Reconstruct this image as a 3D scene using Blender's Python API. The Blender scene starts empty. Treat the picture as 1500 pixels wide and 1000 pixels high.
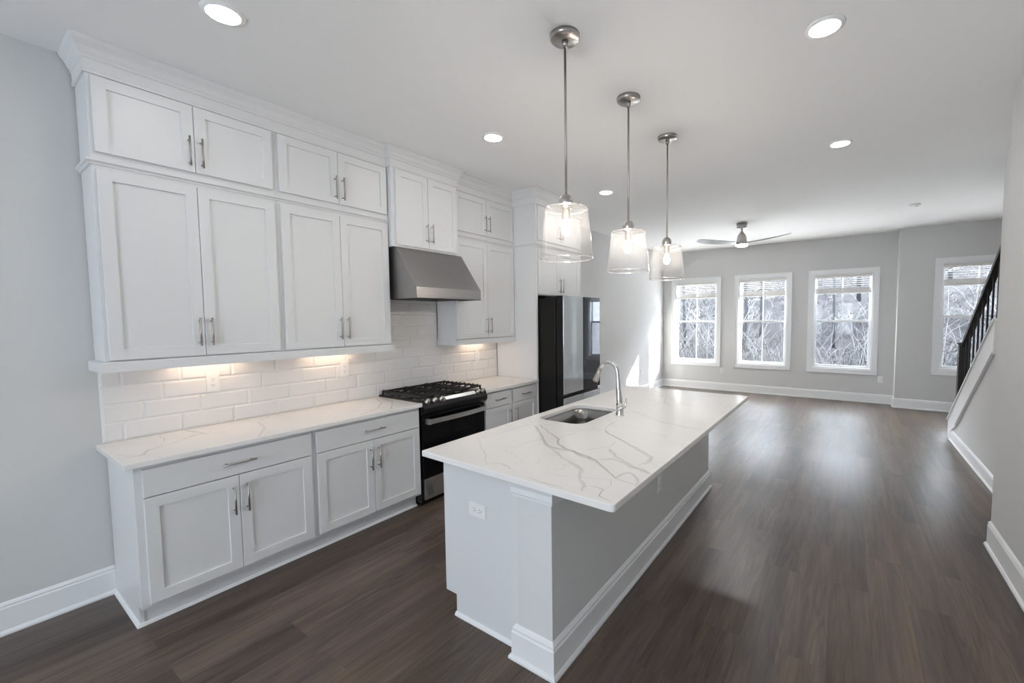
import bpy, bmesh, math, random
from mathutils import Vector, Matrix
random.seed(7)
PI = math.pi
SC = bpy.context.scene
COL = SC.collection

# ------------------------------------------------------------------ camera
cam = bpy.data.cameras.new('camera')
cam_o = bpy.data.objects.new('camera', cam)
COL.objects.link(cam_o)
yaw, pitch, roll = 0.6065, 0.0601, -0.0096
F = Vector((-math.sin(yaw) * math.cos(pitch), math.cos(yaw) * math.cos(pitch), -math.sin(pitch)))
R = Vector((math.cos(yaw), math.sin(yaw), 0))
U = R.cross(F)
R2 = R * math.cos(roll) + U * math.sin(roll)
U2 = U * math.cos(roll) - R * math.sin(roll)
m = Matrix((R2, U2, -F)).transposed().to_4x4()
m.translation = Vector((3.5341, -0.4978, 1.5966))
cam_o.matrix_world = m
cam.sensor_fit = 'HORIZONTAL'
cam.sensor_width = 36
cam.lens = 36 * 625.5762 / 1500
cam.shift_x = -58.4218 / 1500
cam.shift_y = 3.5244 / 1500
cam.clip_start = 0.05
SC.camera = cam_o

# ------------------------------------------------------------------ view, sky, sun, daylight
vs = SC.view_settings
SC.display_settings.display_device = 'sRGB'
vs.view_transform = 'Standard'
vs.look = 'None'
vs.gamma = 1
vs.use_curve_mapping = False
vs.exposure = 0.05
w = bpy.data.worlds.new('sky')
SC.world = w
w.use_nodes = True
bg = w.node_tree.nodes['Background']
bg.inputs['Color'].default_value = (0.83, 0.90, 1.0, 1)
_nt = w.node_tree
_tc = _nt.nodes.new('ShaderNodeTexCoord')
_sp = _nt.nodes.new('ShaderNodeSeparateXYZ')
_mr = _nt.nodes.new('ShaderNodeMapRange')      # sky above; equal glow added below the horizon to light the ceiling
_mr.inputs['From Min'].default_value = -0.06
_mr.inputs['From Max'].default_value = 0.06
_mr.inputs['To Min'].default_value = 30.0
_mr.inputs['To Max'].default_value = 30.0
_nt.links.new(_tc.outputs['Generated'], _sp.inputs[0])
_nt.links.new(_sp.outputs['Z'], _mr.inputs['Value'])
_nt.links.new(_mr.outputs[0], bg.inputs['Strength'])
sun = bpy.data.lights.new('sun', 'SUN')
sun.energy = 60.0
sun.angle = 0.009
sun.color = (1.0, 0.95, 0.88)
sun_o = bpy.data.objects.new('sun', sun)
sun_o.rotation_euler = Vector((1.0, 0.87, 0.69)).to_track_quat('Z', 'Y').to_euler()
sun_o.location = (12, 20, 9)
COL.objects.link(sun_o)


def portal(name, x0, x1, y, z0, z1, facing):
    l = bpy.data.lights.new(name, 'AREA')
    l.shape = 'RECTANGLE'
    l.size = x1 - x0
    l.size_y = z1 - z0
    l.cycles.is_portal = True
    o = bpy.data.objects.new(name, l)
    o.location = ((x0 + x1) / 2, y, (z0 + z1) / 2)
    o.rotation_euler = (PI / 2 * (1 if facing > 0 else -1), 0, 0)
    COL.objects.link(o)


# ------------------------------------------------------------------ materials
M = {}


def mat(name, col, rough=0.5, metal=0.0, bump=0.0, bscale=200.0, var=0.0, vscale=3.0, coat=0.0, spec=0.5):
    m = bpy.data.materials.new(name)
    m.use_nodes = True
    nt = m.node_tree
    b = nt.nodes['Principled BSDF']
    b.inputs['Base Color'].default_value = (*col, 1)
    b.inputs['Roughness'].default_value = rough
    b.inputs['Metallic'].default_value = metal
    b.inputs['Coat Weight'].default_value = coat
    b.inputs['Specular IOR Level'].default_value = spec
    tc = nt.nodes.new('ShaderNodeTexCoord')
    if bump:
        n = nt.nodes.new('ShaderNodeTexNoise')
        n.inputs['Scale'].default_value = bscale
        n.inputs['Detail'].default_value = 3
        nt.links.new(tc.outputs['Object'], n.inputs['Vector'])
        bp = nt.nodes.new('ShaderNodeBump')
        bp.inputs['Strength'].default_value = bump
        bp.inputs['Distance'].default_value = 0.002
        nt.links.new(n.outputs['Fac'], bp.inputs['Height'])
        nt.links.new(bp.outputs['Normal'], b.inputs['Normal'])
    if var:
        n = nt.nodes.new('ShaderNodeTexNoise')
        n.inputs['Scale'].default_value = vscale
        n.inputs['Detail'].default_value = 4
        nt.links.new(tc.outputs['Object'], n.inputs['Vector'])
        mx = nt.nodes.new('ShaderNodeMix')
        mx.data_type = 'RGBA'
        mx.inputs[6].default_value = tuple(c * (1 - var) for c in col) + (1,)
        mx.inputs[7].default_value = tuple(min(1, c * (1 + var)) for c in col) + (1,)
        nt.links.new(n.outputs['Fac'], mx.inputs[0])
        nt.links.new(mx.outputs[2], b.inputs['Base Color'])
    M[name] = m
    return m


def emit(name, col, s):
    m = bpy.data.materials.new(name)
    m.use_nodes = True
    nt = m.node_tree
    nt.nodes.remove(nt.nodes['Principled BSDF'])
    e = nt.nodes.new('ShaderNodeEmission')
    e.inputs['Color'].default_value = (*col, 1)
    e.inputs['Strength'].default_value = s
    nt.links.new(e.outputs[0], nt.nodes['Material Output'].inputs['Surface'])
    M[name] = m


def glassy(name, tint, fac0, rough=0.02, haze=0.0, hazecol=(0.9, 0.9, 0.9), fres=0.9):
    """thin clear sheet: see-through, mirror-like at grazing angles, a little milky"""
    m = bpy.data.materials.new(name)
    m.use_nodes = True
    nt = m.node_tree
    nt.nodes.remove(nt.nodes['Principled BSDF'])
    t = nt.nodes.new('ShaderNodeBsdfTransparent')
    t.inputs['Color'].default_value = (*tint, 1)
    g = nt.nodes.new('ShaderNodeBsdfGlossy')
    g.inputs['Roughness'].default_value = rough
    lw = nt.nodes.new('ShaderNodeLayerWeight')
    lw.inputs['Blend'].default_value = 0.5
    pw = nt.nodes.new('ShaderNodeMath')
    pw.operation = 'POWER'
    pw.inputs[1].default_value = 4.0
    nt.links.new(lw.outputs['Facing'], pw.inputs[0])
    ma = nt.nodes.new('ShaderNodeMath')
    ma.operation = 'MULTIPLY_ADD'
    ma.inputs[1].default_value = fres
    ma.inputs[2].default_value = fac0
    ma.use_clamp = True
    nt.links.new(pw.outputs[0], ma.inputs[0])
    mx = nt.nodes.new('ShaderNodeMixShader')
    nt.links.new(ma.outputs[0], mx.inputs[0])
    last = t
    if haze:
        d = nt.nodes.new('ShaderNodeBsdfDiffuse')
        d.inputs['Color'].default_value = (*hazecol, 1)
        tl = nt.nodes.new('ShaderNodeBsdfTranslucent')
        tl.inputs['Color'].default_value = (*hazecol, 1)
        dt = nt.nodes.new('ShaderNodeMixShader')
        nt.links.new(d.outputs[0], dt.inputs[1])
        nt.links.new(tl.outputs[0], dt.inputs[2])
        m2 = nt.nodes.new('ShaderNodeMixShader')
        m2.inputs[0].default_value = haze
        nt.links.new(t.outputs[0], m2.inputs[1])
        nt.links.new(dt.outputs[0], m2.inputs[2])
        last = m2
    nt.links.new(last.outputs[0], mx.inputs[1])
    nt.links.new(g.outputs[0], mx.inputs[2])
    nt.links.new(mx.outputs[0], nt.nodes['Material Output'].inputs['Surface'])
    M[name] = m


mat('wall_paint', (0.635, 0.635, 0.63), 0.85, bump=0.06, bscale=350)
mat('ceiling_paint', (0.92, 0.92, 0.92), 0.9, bump=0.05, bscale=300)
mat('white_trim', (0.84, 0.845, 0.85), 0.35)
mat('cabinet_white', (0.74, 0.742, 0.745), 0.38)
mat('island_paint_lit', (0.70, 0.70, 0.695), 0.8, bump=0.06, bscale=350)  # same paint as the walls, lightened to stand in for stronger light
mat('tile_white', (0.80, 0.785, 0.775), 0.12)
mat('grout', (0.86, 0.85, 0.84), 0.9)
mat('nickel', (0.46, 0.44, 0.42), 0.30, 1.0)
mat('chrome', (0.72, 0.72, 0.72), 0.12, 1.0)
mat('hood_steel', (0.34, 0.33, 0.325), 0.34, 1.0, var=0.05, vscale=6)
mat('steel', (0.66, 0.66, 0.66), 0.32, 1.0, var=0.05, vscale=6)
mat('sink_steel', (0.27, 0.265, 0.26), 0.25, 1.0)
mat('black_enamel', (0.007, 0.007, 0.008), 0.2, spec=0.35)
mat('black_glass', (0.003, 0.003, 0.004), 0.05, spec=0.3)
mat('cast_iron', (0.009, 0.009, 0.009), 0.55, bump=0.3, bscale=400)
mat('fridge_black', (0.008, 0.0075, 0.007), 0.35, spec=0.3)
mat('fridge_grey_glass', (0.62, 0.66, 0.69), 0.06, 0.62)
mat('fridge_dark_glass', (0.105, 0.11, 0.12), 0.03, 0.92)
mat('outlet_white', (0.86, 0.86, 0.85), 0.3)
mat('slot_dark', (0.08, 0.08, 0.08), 0.6)
mat('dark_wood', (0.018, 0.014, 0.012), 0.35)
mat('black_iron', (0.012, 0.012, 0.013), 0.4)
mat('vinyl_white', (0.86, 0.87, 0.88), 0.3)
mat('blind_white', (0.72, 0.70, 0.68), 0.6)
mat('fan_blade', (0.33, 0.34, 0.35), 0.35, 0.5)
mat('bark', (0.020, 0.021, 0.0225), 0.9, var=0.4, vscale=5, spec=0)
mat('twig', (0.095, 0.094, 0.093), 0.9, spec=0)
mat('litter', (0.0270, 0.0262, 0.0270), 1.0, var=0.75, vscale=2.2, spec=0)
mat('reflector', (0.62, 0.61, 0.59), 0.9, var=0.08)  # pale so that the added slab outside bounces daylight indoors
mat('sun_block', (0.4, 0.4, 0.4), 0.9)  # for the walls added outside to block the sun
mat('vein', (0.60, 0.57, 0.55), 0.2)
mat('vein_soft', (0.755, 0.735, 0.715), 0.2)
emit('can_glow', (1.0, 0.985, 0.96), 80)
emit('fan_glow', (1.0, 0.99, 0.99), 220)
emit('bulb_glow', (1.0, 0.90, 0.79), 260)
emit('under_glow', (1.0, 0.74, 0.54), 16)
glassy('window_glass', (0.97, 0.985, 0.985), 0.004, 0.0, fres=0.22)
glassy('shade_glass', (0.99, 0.99, 0.99), 0.01, 0.03, haze=0.022, fres=0.5)
glassy('insect_screen', (0.93, 0.93, 0.94), 0.0, 0.6, haze=0.2, hazecol=(0.03, 0.03, 0.032), fres=0.0)


def quartz():
    m = mat('quartz', (0.86, 0.84, 0.82), 0.16)
    nt = m.node_tree
    b = nt.nodes['Principled BSDF']
    tc = nt.nodes.new('ShaderNodeTexCoord')
    n = nt.nodes.new('ShaderNodeTexNoise')
    n.inputs['Scale'].default_value = 2.2
    n.inputs['Detail'].default_value = 6
    nt.links.new(tc.outputs['Object'], n.inputs['Vector'])
    mx = nt.nodes.new('ShaderNodeMix')
    mx.data_type = 'RGBA'
    mx.inputs[6].default_value = (0.82, 0.80, 0.78, 1)
    mx.inputs[7].default_value = (0.89, 0.87, 0.85, 1)
    nt.links.new(n.outputs['Fac'], mx.inputs[0])
    # hair-thin extra veins
    n2 = nt.nodes.new('ShaderNodeTexNoise')
    n2.inputs['Scale'].default_value = 1.1
    n2.inputs['Detail'].default_value = 5
    n2.inputs['Distortion'].default_value = 0.6
    nt.links.new(tc.outputs['Object'], n2.inputs['Vector'])
    a = nt.nodes.new('ShaderNodeMath'); a.operation = 'SUBTRACT'; a.inputs[1].default_value = 0.52
    nt.links.new(n2.outputs['Fac'], a.inputs[0])
    a2 = nt.nodes.new('ShaderNodeMath'); a2.operation = 'ABSOLUTE'
    nt.links.new(a.outputs[0], a2.inputs[0])
    mr = nt.nodes.new('ShaderNodeMapRange')
    mr.inputs['From Min'].default_value = 0.0
    mr.inputs['From Max'].default_value = 0.006
    mr.inputs['To Min'].default_value = 0.22
    mr.inputs['To Max'].default_value = 0.0
    nt.links.new(a2.outputs[0], mr.inputs['Value'])
    m3 = nt.nodes.new('ShaderNodeMix')
    m3.data_type = 'RGBA'
    m3.inputs[7].default_value = (0.55, 0.52, 0.49, 1)
    nt.links.new(mr.outputs[0], m3.inputs[0])
    nt.links.new(mx.outputs[2], m3.inputs[6])
    nt.links.new(m3.outputs[2], b.inputs['Base Color'])


quartz()


def plank_floor():
    m = mat('plank', (0.07, 0.06, 0.055), 0.38, spec=0.42)
    nt = m.node_tree
    L = nt.links.new
    b = nt.nodes['Principled BSDF']
    tc = nt.nodes.new('ShaderNodeTexCoord')
    mp = nt.nodes.new('ShaderNodeMapping')
    mp.inputs['Rotation'].default_value = (0, 0, PI / 2)
    L(tc.outputs['Object'], mp.inputs['Vector'])
    br = nt.nodes.new('ShaderNodeTexBrick')
    br.offset = 0.37
    br.inputs['Scale'].default_value = 1.0
    br.inputs['Brick Width'].default_value = 1.22
    br.inputs['Row Height'].default_value = 0.18
    br.inputs['Mortar Size'].default_value = 0.0012
    br.inputs['Mortar Smooth'].default_value = 0.3
    br.inputs['Color1'].default_value = (0, 0, 0, 1)
    br.inputs['Color2'].default_value = (1, 1, 1, 1)
    br.inputs['Mortar'].default_value = (0.2, 0.2, 0.2, 1)
    L(mp.outputs[0], br.inputs['Vector'])
    # shift the grain of each plank
    sh = nt.nodes.new('ShaderNodeVectorMath'); sh.operation = 'MULTIPLY_ADD'
    sh.inputs[1].default_value = (7.3, 3.1, 5.7)
    L(br.outputs['Color'], sh.inputs[0])
    L(tc.outputs['Object'], sh.inputs[2])
    st = nt.nodes.new('ShaderNodeMapping')
    st.inputs['Scale'].default_value = (24, 1.1, 1)
    L(sh.outputs[0], st.inputs['Vector'])
    n1 = nt.nodes.new('ShaderNodeTexNoise')
    n1.inputs['Scale'].default_value = 2.0
    n1.inputs['Detail'].default_value = 8
    n1.inputs['Roughness'].default_value = 0.65
    L(st.outputs[0], n1.inputs['Vector'])
    def N(kind, **kw):
        n = nt.nodes.new(kind)
        for k, v_ in kw.items(): setattr(n, k, v_)
        return n
    def noise(vec, scale, s, det, rough=0.5, dist=0.0):
        mp_ = N('ShaderNodeMapping'); mp_.inputs['Scale'].default_value = scale
        L(vec, mp_.inputs['Vector'])
        n = N('ShaderNodeTexNoise')
        n.inputs['Scale'].default_value = s; n.inputs['Detail'].default_value = det
        n.inputs['Roughness'].default_value = rough; n.inputs['Distortion'].default_value = dist
        L(mp_.outputs[0], n.inputs['Vector'])
        return n.outputs['Fac']
    def math_(op, a_, b_=None, c_=None, clamp=False):
        n = N('ShaderNodeMath', operation=op, use_clamp=clamp)
        for i, q in enumerate((a_, b_, c_)):
            if q is None: continue
            if isinstance(q, (int, float)): n.inputs[i].default_value = q
            else: L(q, n.inputs[i])
        return n.outputs[0]
    # cathedral rings, only in patches
    r0 = noise(sh.outputs[0], (7.5, 0.75, 1), 1.0, 2.0)
    ring = math_('PINGPONG', math_('MULTIPLY', r0, 26.0), 1.0)
    ring = math_('POWER', ring, 2.2)
    patch = math_('MULTIPLY_ADD', noise(sh.outputs[0], (3.0, 0.8, 1), 1.3, 1.0), 5.0, -2.2, clamp=True)
    ring = math_('MULTIPLY', ring, patch)
    # broad streaks of tone, and fine dashes of pore
    broad = noise(sh.outputs[0], (7.0, 0.55, 1), 1.6, 3.0, 0.55)
    fine = noise(sh.outputs[0], (60.0, 3.0, 1), 1.5, 3.0, 0.6)
    tone = math_('MULTIPLY_ADD', n1.outputs['Fac'], 0.42, math_('MULTIPLY', broad, 0.50))
    tone = math_('MULTIPLY_ADD', fine, 0.22, tone)
    tone = math_('MULTIPLY_ADD', br.outputs['Color'], 0.13, tone)
    tone = math_('MULTIPLY_ADD', ring, -0.13, tone)
    ramp = nt.nodes.new('ShaderNodeValToRGB')
    e = ramp.color_ramp.elements
    e[0].position = 0.40; e[0].color = (0.042, 0.031, 0.026, 1)
    e[1].position = 0.86; e[1].color = (0.185, 0.140, 0.112, 1)
    k = e.new(0.62); k.color = (0.102, 0.077, 0.065, 1)
    L(tone, ramp.inputs[0])
    hue = N('ShaderNodeMix', data_type='RGBA', blend_type='MULTIPLY')
    hue.inputs[0].default_value = 1.0
    tint = N('ShaderNodeMix', data_type='RGBA')
    tint.inputs[6].default_value = (0.98, 0.97, 1.02, 1)
    tint.inputs[7].default_value = (1.05, 1.0, 0.86, 1)
    L(math_('MULTIPLY_ADD', noise(sh.outputs[0], (6.0, 0.5, 1), 1.0, 2.0), 3.0, -1.0, clamp=True), tint.inputs[0])
    L(ramp.outputs[0], hue.inputs[6]); L(tint.outputs[2], hue.inputs[7])
    L(hue.outputs[2], b.inputs['Base Color'])
    rr = nt.nodes.new('ShaderNodeMapRange')
    rr.inputs['To Min'].default_value = 0.27
    rr.inputs['To Max'].default_value = 0.40
    L(n1.outputs['Fac'], rr.inputs['Value'])
    L(rr.outputs[0], b.inputs['Roughness'])
    bp = nt.nodes.new('ShaderNodeBump')
    bp.inputs['Strength'].default_value = 0.25
    bp.inputs['Distance'].default_value = 0.001
    L(n1.outputs['Fac'], bp.inputs['Height'])
    L(bp.outputs['Normal'], b.inputs['Normal'])


plank_floor()


# ------------------------------------------------------------------ mesh helpers
class MB:
    def __init__(s):
        s.v = []; s.f = []; s.mi = []; s.sm = []

    def add(s, verts, faces, mi=0, smooth=False):
        o = len(s.v)
        s.v += [tuple(p) for p in verts]
        for f in faces:
            s.f.append([i + o for i in f]); s.mi.append(mi); s.sm.append(smooth)
        return s

    def box(s, x0, x1, y0, y1, z0, z1, mi=0, c=0.0):
        if c:
            return s.cbox(x0, x1, y0, y1, z0, z1, c, mi)
        v = [(x0, y0, z0), (x1, y0, z0), (x1, y1, z0), (x0, y1, z0), (x0, y0, z1), (x1, y0, z1), (x1, y1, z1), (x0, y1, z1)]
        return s.add(v, [(0, 3, 2, 1), (4, 5, 6, 7), (0, 1, 5, 4), (1, 2, 6, 5), (2, 3, 7, 6), (3, 0, 4, 7)], mi)

    def cbox(s, x0, x1, y0, y1, z0, z1, c, mi=0):
        bm = bmesh.new()
        bmesh.ops.create_cube(bm, size=1)
        for v in bm.verts:
            v.co = Vector(((x0 + x1) / 2 + v.co.x * (x1 - x0), (y0 + y1) / 2 + v.co.y * (y1 - y0), (z0 + z1) / 2 + v.co.z * (z1 - z0)))
        bmesh.ops.bevel(bm, geom=bm.edges[:], offset=c, segments=2, affect='EDGES', profile=0.5)
        bm.verts.index_update()
        s.add([v.co[:] for v in bm.verts], [[v.index for v in f.verts] for f in bm.faces], mi)
        bm.free()
        return s

    def prism(s, poly, d0, d1, axis='x', mi=0):
        """polygon in the other two axes (cyclic order) extruded along axis"""
        n = len(poly)
        def P(a, b, d):
            return {'x': (d, a, b), 'y': (a, d, b), 'z': (a, b, d)}[axis]
        v = [P(a, b, d0) for a, b in poly] + [P(a, b, d1) for a, b in poly]
        f = [list(range(n))[::-1], list(range(n, 2 * n))] + [(i, (i + 1) % n, n + (i + 1) % n, n + i) for i in range(n)]
        return s.add(v, f, mi)

    def lathe(s, prof, cx, cy, seg=32, mi=0, smooth=True, ax=None):
        """profile of (radius, height) about a vertical axis at cx, cy; ax = (origin, direction) for another axis"""
        n = len(prof)
        v = []
        if ax:
            o, d = Vector(ax[0]), Vector(ax[1]).normalized()
            a = d.orthogonal().normalized(); b = d.cross(a)
        for i in range(seg):
            t = 2 * PI * i / seg
            for r, z in prof:
                if ax:
                    v.append(tuple(o + d * z + (a * math.cos(t) + b * math.sin(t)) * r))
                else:
                    v.append((cx + r * math.cos(t), cy + r * math.sin(t), z))
        f = []
        for i in range(seg):
            j = (i + 1) % seg
            for k in range(n - 1):
                f.append((i * n + k, j * n + k, j * n + k + 1, i * n + k + 1))
        return s.add(v, f, mi, smooth)

    def tube(s, pts, rad, seg=10, mi=0, smooth=True):
        pts = [Vector(p) for p in pts]
        if not isinstance(rad, (list, tuple)):
            rad = [rad] * len(pts)
        T = []
        for i in range(len(pts)):
            T.append((pts[min(i + 1, len(pts) - 1)] - pts[max(i - 1, 0)]).normalized())
        a = T[0].orthogonal().normalized()
        v = []
        for i, p in enumerate(pts):
            a = (a - T[i] * a.dot(T[i])).normalized()
            b = T[i].cross(a)
            for k in range(seg):
                t = 2 * PI * k / seg
                v.append(tuple(p + (a * math.cos(t) + b * math.sin(t)) * rad[i]))
        f = []
        for i in range(len(pts) - 1):
            for k in range(seg):
                f.append((i * seg + k, i * seg + (k + 1) % seg, (i + 1) * seg + (k + 1) % seg, (i + 1) * seg + k))
        s.add(v, f, mi, smooth)
        o = len(s.v) - len(v)
        s.f += [[o + k for k in range(seg)][::-1], [o + (len(pts) - 1) * seg + k for k in range(seg)]]
        s.mi += [mi, mi]; s.sm += [False, False]
        return s

    def sweep(s, path, prof, side=1, mi=0, z=0.0):
        """profile of (distance off the path to its left for side=1, height), mitred round a flat path"""
        P = [Vector(p) for p in path]
        N = []
        for i in range(len(P) - 1):
            d = (P[i + 1] - P[i]).normalized()
            N.append(Vector((-d.y, d.x)) * side)
        v = []
        for i, p in enumerate(P):
            if i == 0: o = N[0]
            elif i == len(P) - 1: o = N[-1]
            else:
                o = (N[i - 1] + N[i]); o = o / (1 + N[i - 1].dot(N[i]))
            for d, h in prof:
                q = p + o * d
                v.append((q.x, q.y, h + z))
        n = len(prof)
        f = []
        for i in range(len(P) - 1):
            for k in range(n):
                f.append((i * n + k, i * n + (k + 1) % n, (i + 1) * n + (k + 1) % n, (i + 1) * n + k))
        f += [list(range(n)), [(len(P) - 1) * n + k for k in range(n)]]
        return s.add(v, f, mi)

    def build(s, name, mats, parent=None, origin=None):
        me = bpy.data.meshes.new(name)
        if not isinstance(mats, (list, tuple)):
            mats = [mats]
        xs = [p[0] for p in s.v]; ys = [p[1] for p in s.v]; zs = [p[2] for p in s.v]
        if parent is not None:
            og = Vector(parent['_o'])
        elif origin is not None:
            og = Vector(origin)
        else:
            og = Vector(((min(xs) + max(xs)) / 2, (min(ys) + max(ys)) / 2, min(zs)))
        me.from_pydata([tuple(Vector(p) - og) for p in s.v], [], s.f)
        for m_ in mats:
            me.materials.append(M[m_])
        for p, mi, sm in zip(me.polygons, s.mi, s.sm):
            p.material_index = mi; p.use_smooth = sm
        bm = bmesh.new(); bm.from_mesh(me)
        bmesh.ops.recalc_face_normals(bm, faces=bm.faces[:])
        bm.to_mesh(me); bm.free()
        o = bpy.data.objects.new(name, me)
        COL.objects.link(o)
        if parent is not None:
            o.parent = parent
        else:
            o.location = og
        o['_o'] = tuple(og)
        return o


def tag(o, label, cat, group=None):
    o['label'] = label; o['category'] = cat
    if group: o['group'] = group
    return o


def thing(name, loc, label, cat, group=None):
    o = bpy.data.objects.new(name, None)
    COL.objects.link(o)
    o.empty_display_size = 0.1
    o.location = loc
    o['_o'] = tuple(loc)
    return tag(o, label, cat, group)


def struct(o, label=None):
    o['kind'] = 'structure'
    if label: o['label'] = label
    return o


def struct_empty(name, loc, label):
    o = bpy.data.objects.new(name, None)
    COL.objects.link(o); o.location = loc; o['_o'] = tuple(loc)
    return struct(o, label)


# ------------------------------------------------------------------ main measures (metres)
H = 3.048
YB = 9.158          # back wall
YJ = 8.878          # back wall right of the jog
XJ = 4.2204
YF = -4.2           # wall behind the camera
XR = 4.374          # near right wall
XS = 4.655          # stair wall
XO = 5.85           # outer wall beyond the stair
C = 0.8975          # worktop height
CT = 0.03


def wall_y(mb, x0, x1, y0, y1, holes):
    """wall across x with openings (xa, xb, za, zb)"""
    xs = sorted({x0, x1} | {h[0] for h in holes} | {h[1] for h in holes})
    for a, b in zip(xs, xs[1:]):
        hs = sorted([(h[2], h[3]) for h in holes if h[0] <= a and h[1] >= b])
        z = 0
        for za, zb in hs:
            if za > z: mb.box(a, b, y0, y1, z, za)
            z = zb
        if z < H: mb.box(a, b, y0, y1, z, H)
    return mb


WIN = [(0.1943, 1.2735), (1.5448, 2.6103), (2.8862, 3.9793)]
WZ = (0.5134, 2.4566)
W4 = (4.6835, 5.765)
W4Z = (0.6047, 2.511)
CW = 0.078
hole = lambda a, z: (a[0] + CW, a[1] - CW, z[0] + CW, z[1] - CW)

struct(MB().box(-0.2, 6.1, YF - 0.2, YB + 0.2, -0.12, 0).build('floor', 'plank'), 'dark grey brown wood plank floor')
struct(MB().box(-0.2, 6.1, YF - 0.2, YB + 0.2, H, H + 0.15).build('ceiling', 'ceiling_paint'), 'flat white ceiling')
struct(MB().box(-0.15, 0, YF, YB + 0.16, 0, H).build('wall_left', 'wall_paint'), 'light grey wall behind the cabinets')
struct(wall_y(MB(), 0, XJ + 0.15, YB, YB + 0.16, [hole(a, WZ) for a in WIN]).build('wall_back', 'wall_paint'), 'light grey back wall with three windows')
mb = wall_y(MB(), XJ, XO + 0.15, YJ, YJ + 0.16, [hole(W4, W4Z)])
mb.box(XJ, XJ + 0.15, YJ + 0.16, YB, 0, H)
struct(mb.build('wall_back_right', 'wall_paint'), 'grey wall standing forward at the right with one window')
mb = MB().box(XR, XR + 0.13, YF, 3.55, 0, H)
struct(mb.box(XR + 0.13, XS + 0.02, 3.43, 3.55, 0, H).build('wall_right', 'wall_paint'), 'near grey wall at the right edge')
kn = lambda y: 0.25 + 0.68 * (6.934 - y)
struct(MB().prism([(3.55, 0), (6.95, 0), (6.95, kn(6.95)), (5.05, kn(5.05)), (5.05, H), (3.55, H)], XS, XS + 0.1, 'x').build('wall_stair', 'wall_paint'), 'grey wall under and beside the stair')
struct(MB().box(XO, XO + 0.15, 3.43, YJ, 0, H).box(XS + 0.1, XO, 3.43, 3.55, 0, H).build('wall_outer', 'wall_paint'), 'outer wall beyond the stair')
FW = [(1.95, 2.6, 0.7, 2.2), (3.1, 3.75, 0.7, 2.2)]
struct(wall_y(MB(), 0, XR + 0.13, YF - 0.16, YF, FW).build('wall_front', 'wall_paint'), 'wall behind the viewer with two windows')
for i, h in enumerate(FW):
    e = struct_empty('window_%d' % (i + 5), ((h[0] + h[1]) / 2, YF, h[2]), 'front window behind the viewer')
    mb = MB()
    for a, b, z0, z1 in ((h[0], h[0] + .06, h[2], h[3]), (h[1] - .06, h[1], h[2], h[3]), (h[0] + .06, h[1] - .06, h[2], h[2] + .06), (h[0] + .06, h[1] - .06, h[3] - .06, h[3]), (h[0] + .06, h[1] - .06, 1.4, 1.44)):
        mb.box(a, b, YF - 0.12, YF - 0.06, z0, z1)
    mb.build('sash', 'vinyl_white', e)
    MB().box(h[0] + .06, h[1] - .06, YF - 0.095, YF - 0.091, h[2] + .06, h[3] - .06).build('glass_pane', 'window_glass', e)
    portal('portal_front', h[0], h[1], YF - 0.2, h[2], h[3], 1)

# baseboards: cap moulding, flat board, shoe
BB = [(0, 0), (0.026, 0), (0.026, 0.010), (0.018, 0.022), (0.014, 0.024), (0.014, 0.135), (0.010, 0.142), (0.012, 0.150), (0.006, 0.160), (0, 0.166)]
struct(MB().sweep([(0, YF), (0, 0.0295)], BB, -1).build('baseboard_left', 'white_trim'), 'tall white baseboard at the left edge')
struct(MB().sweep([(0, 4.42), (0, YB), (XJ, YB), (XJ, YJ), (XO, YJ)], BB, -1).build('baseboard_back', 'white_trim'), 'white baseboard along the living room walls')
struct(MB().sweep([(XR, YF), (XR, 3.55), (XS, 3.55)], [(d, z * 1.1) for d, z in BB], 1).build('baseboard_right', 'white_trim'), 'white baseboard on the near right wall')
struct(MB().sweep([(XS, 3.57), (XS, 6.84)], [(d, z * 0.8) for d, z in BB], 1).build('baseboard_stair', 'white_trim'), 'white baseboard under the stair')
# diagonal skirt on the stair wall, its cap and its end board
mb = MB()
mb.prism([(6.955, 0), (6.955, kn(6.955)), (5.05, kn(5.05)), (5.05, kn(5.05) - 0.30), (6.49, kn(6.49) - 0.30), (6.83, 0.10), (6.83, 0)], XS - 0.016, XS, 'x')
mb.prism([(6.49, kn(6.49) - 0.285), (5.05, kn(5.05) - 0.285), (5.05, kn(5.05) - 0.30), (6.49, kn(6.49) - 0.30)], XS - 0.028, XS - 0.016, 'x')
struct(mb.build('trim_1', 'white_trim'), 'white diagonal skirt board below the stair railing')
mb = MB().prism([(6.985, kn(6.985) + 0.0), (5.05, kn(5.05)), (5.05, kn(5.05) + 0.025), (6.985, kn(6.985) + 0.025)], XS - 0.03, XS + 0.13, 'x')
mb.box(XS - 0.016, XS + 0.116, 6.955, 6.968, 0, kn(6.968) - 0.002)
struct(mb.build('trim_2', 'white_trim'), 'white cap board sloping under the railing')


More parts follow.
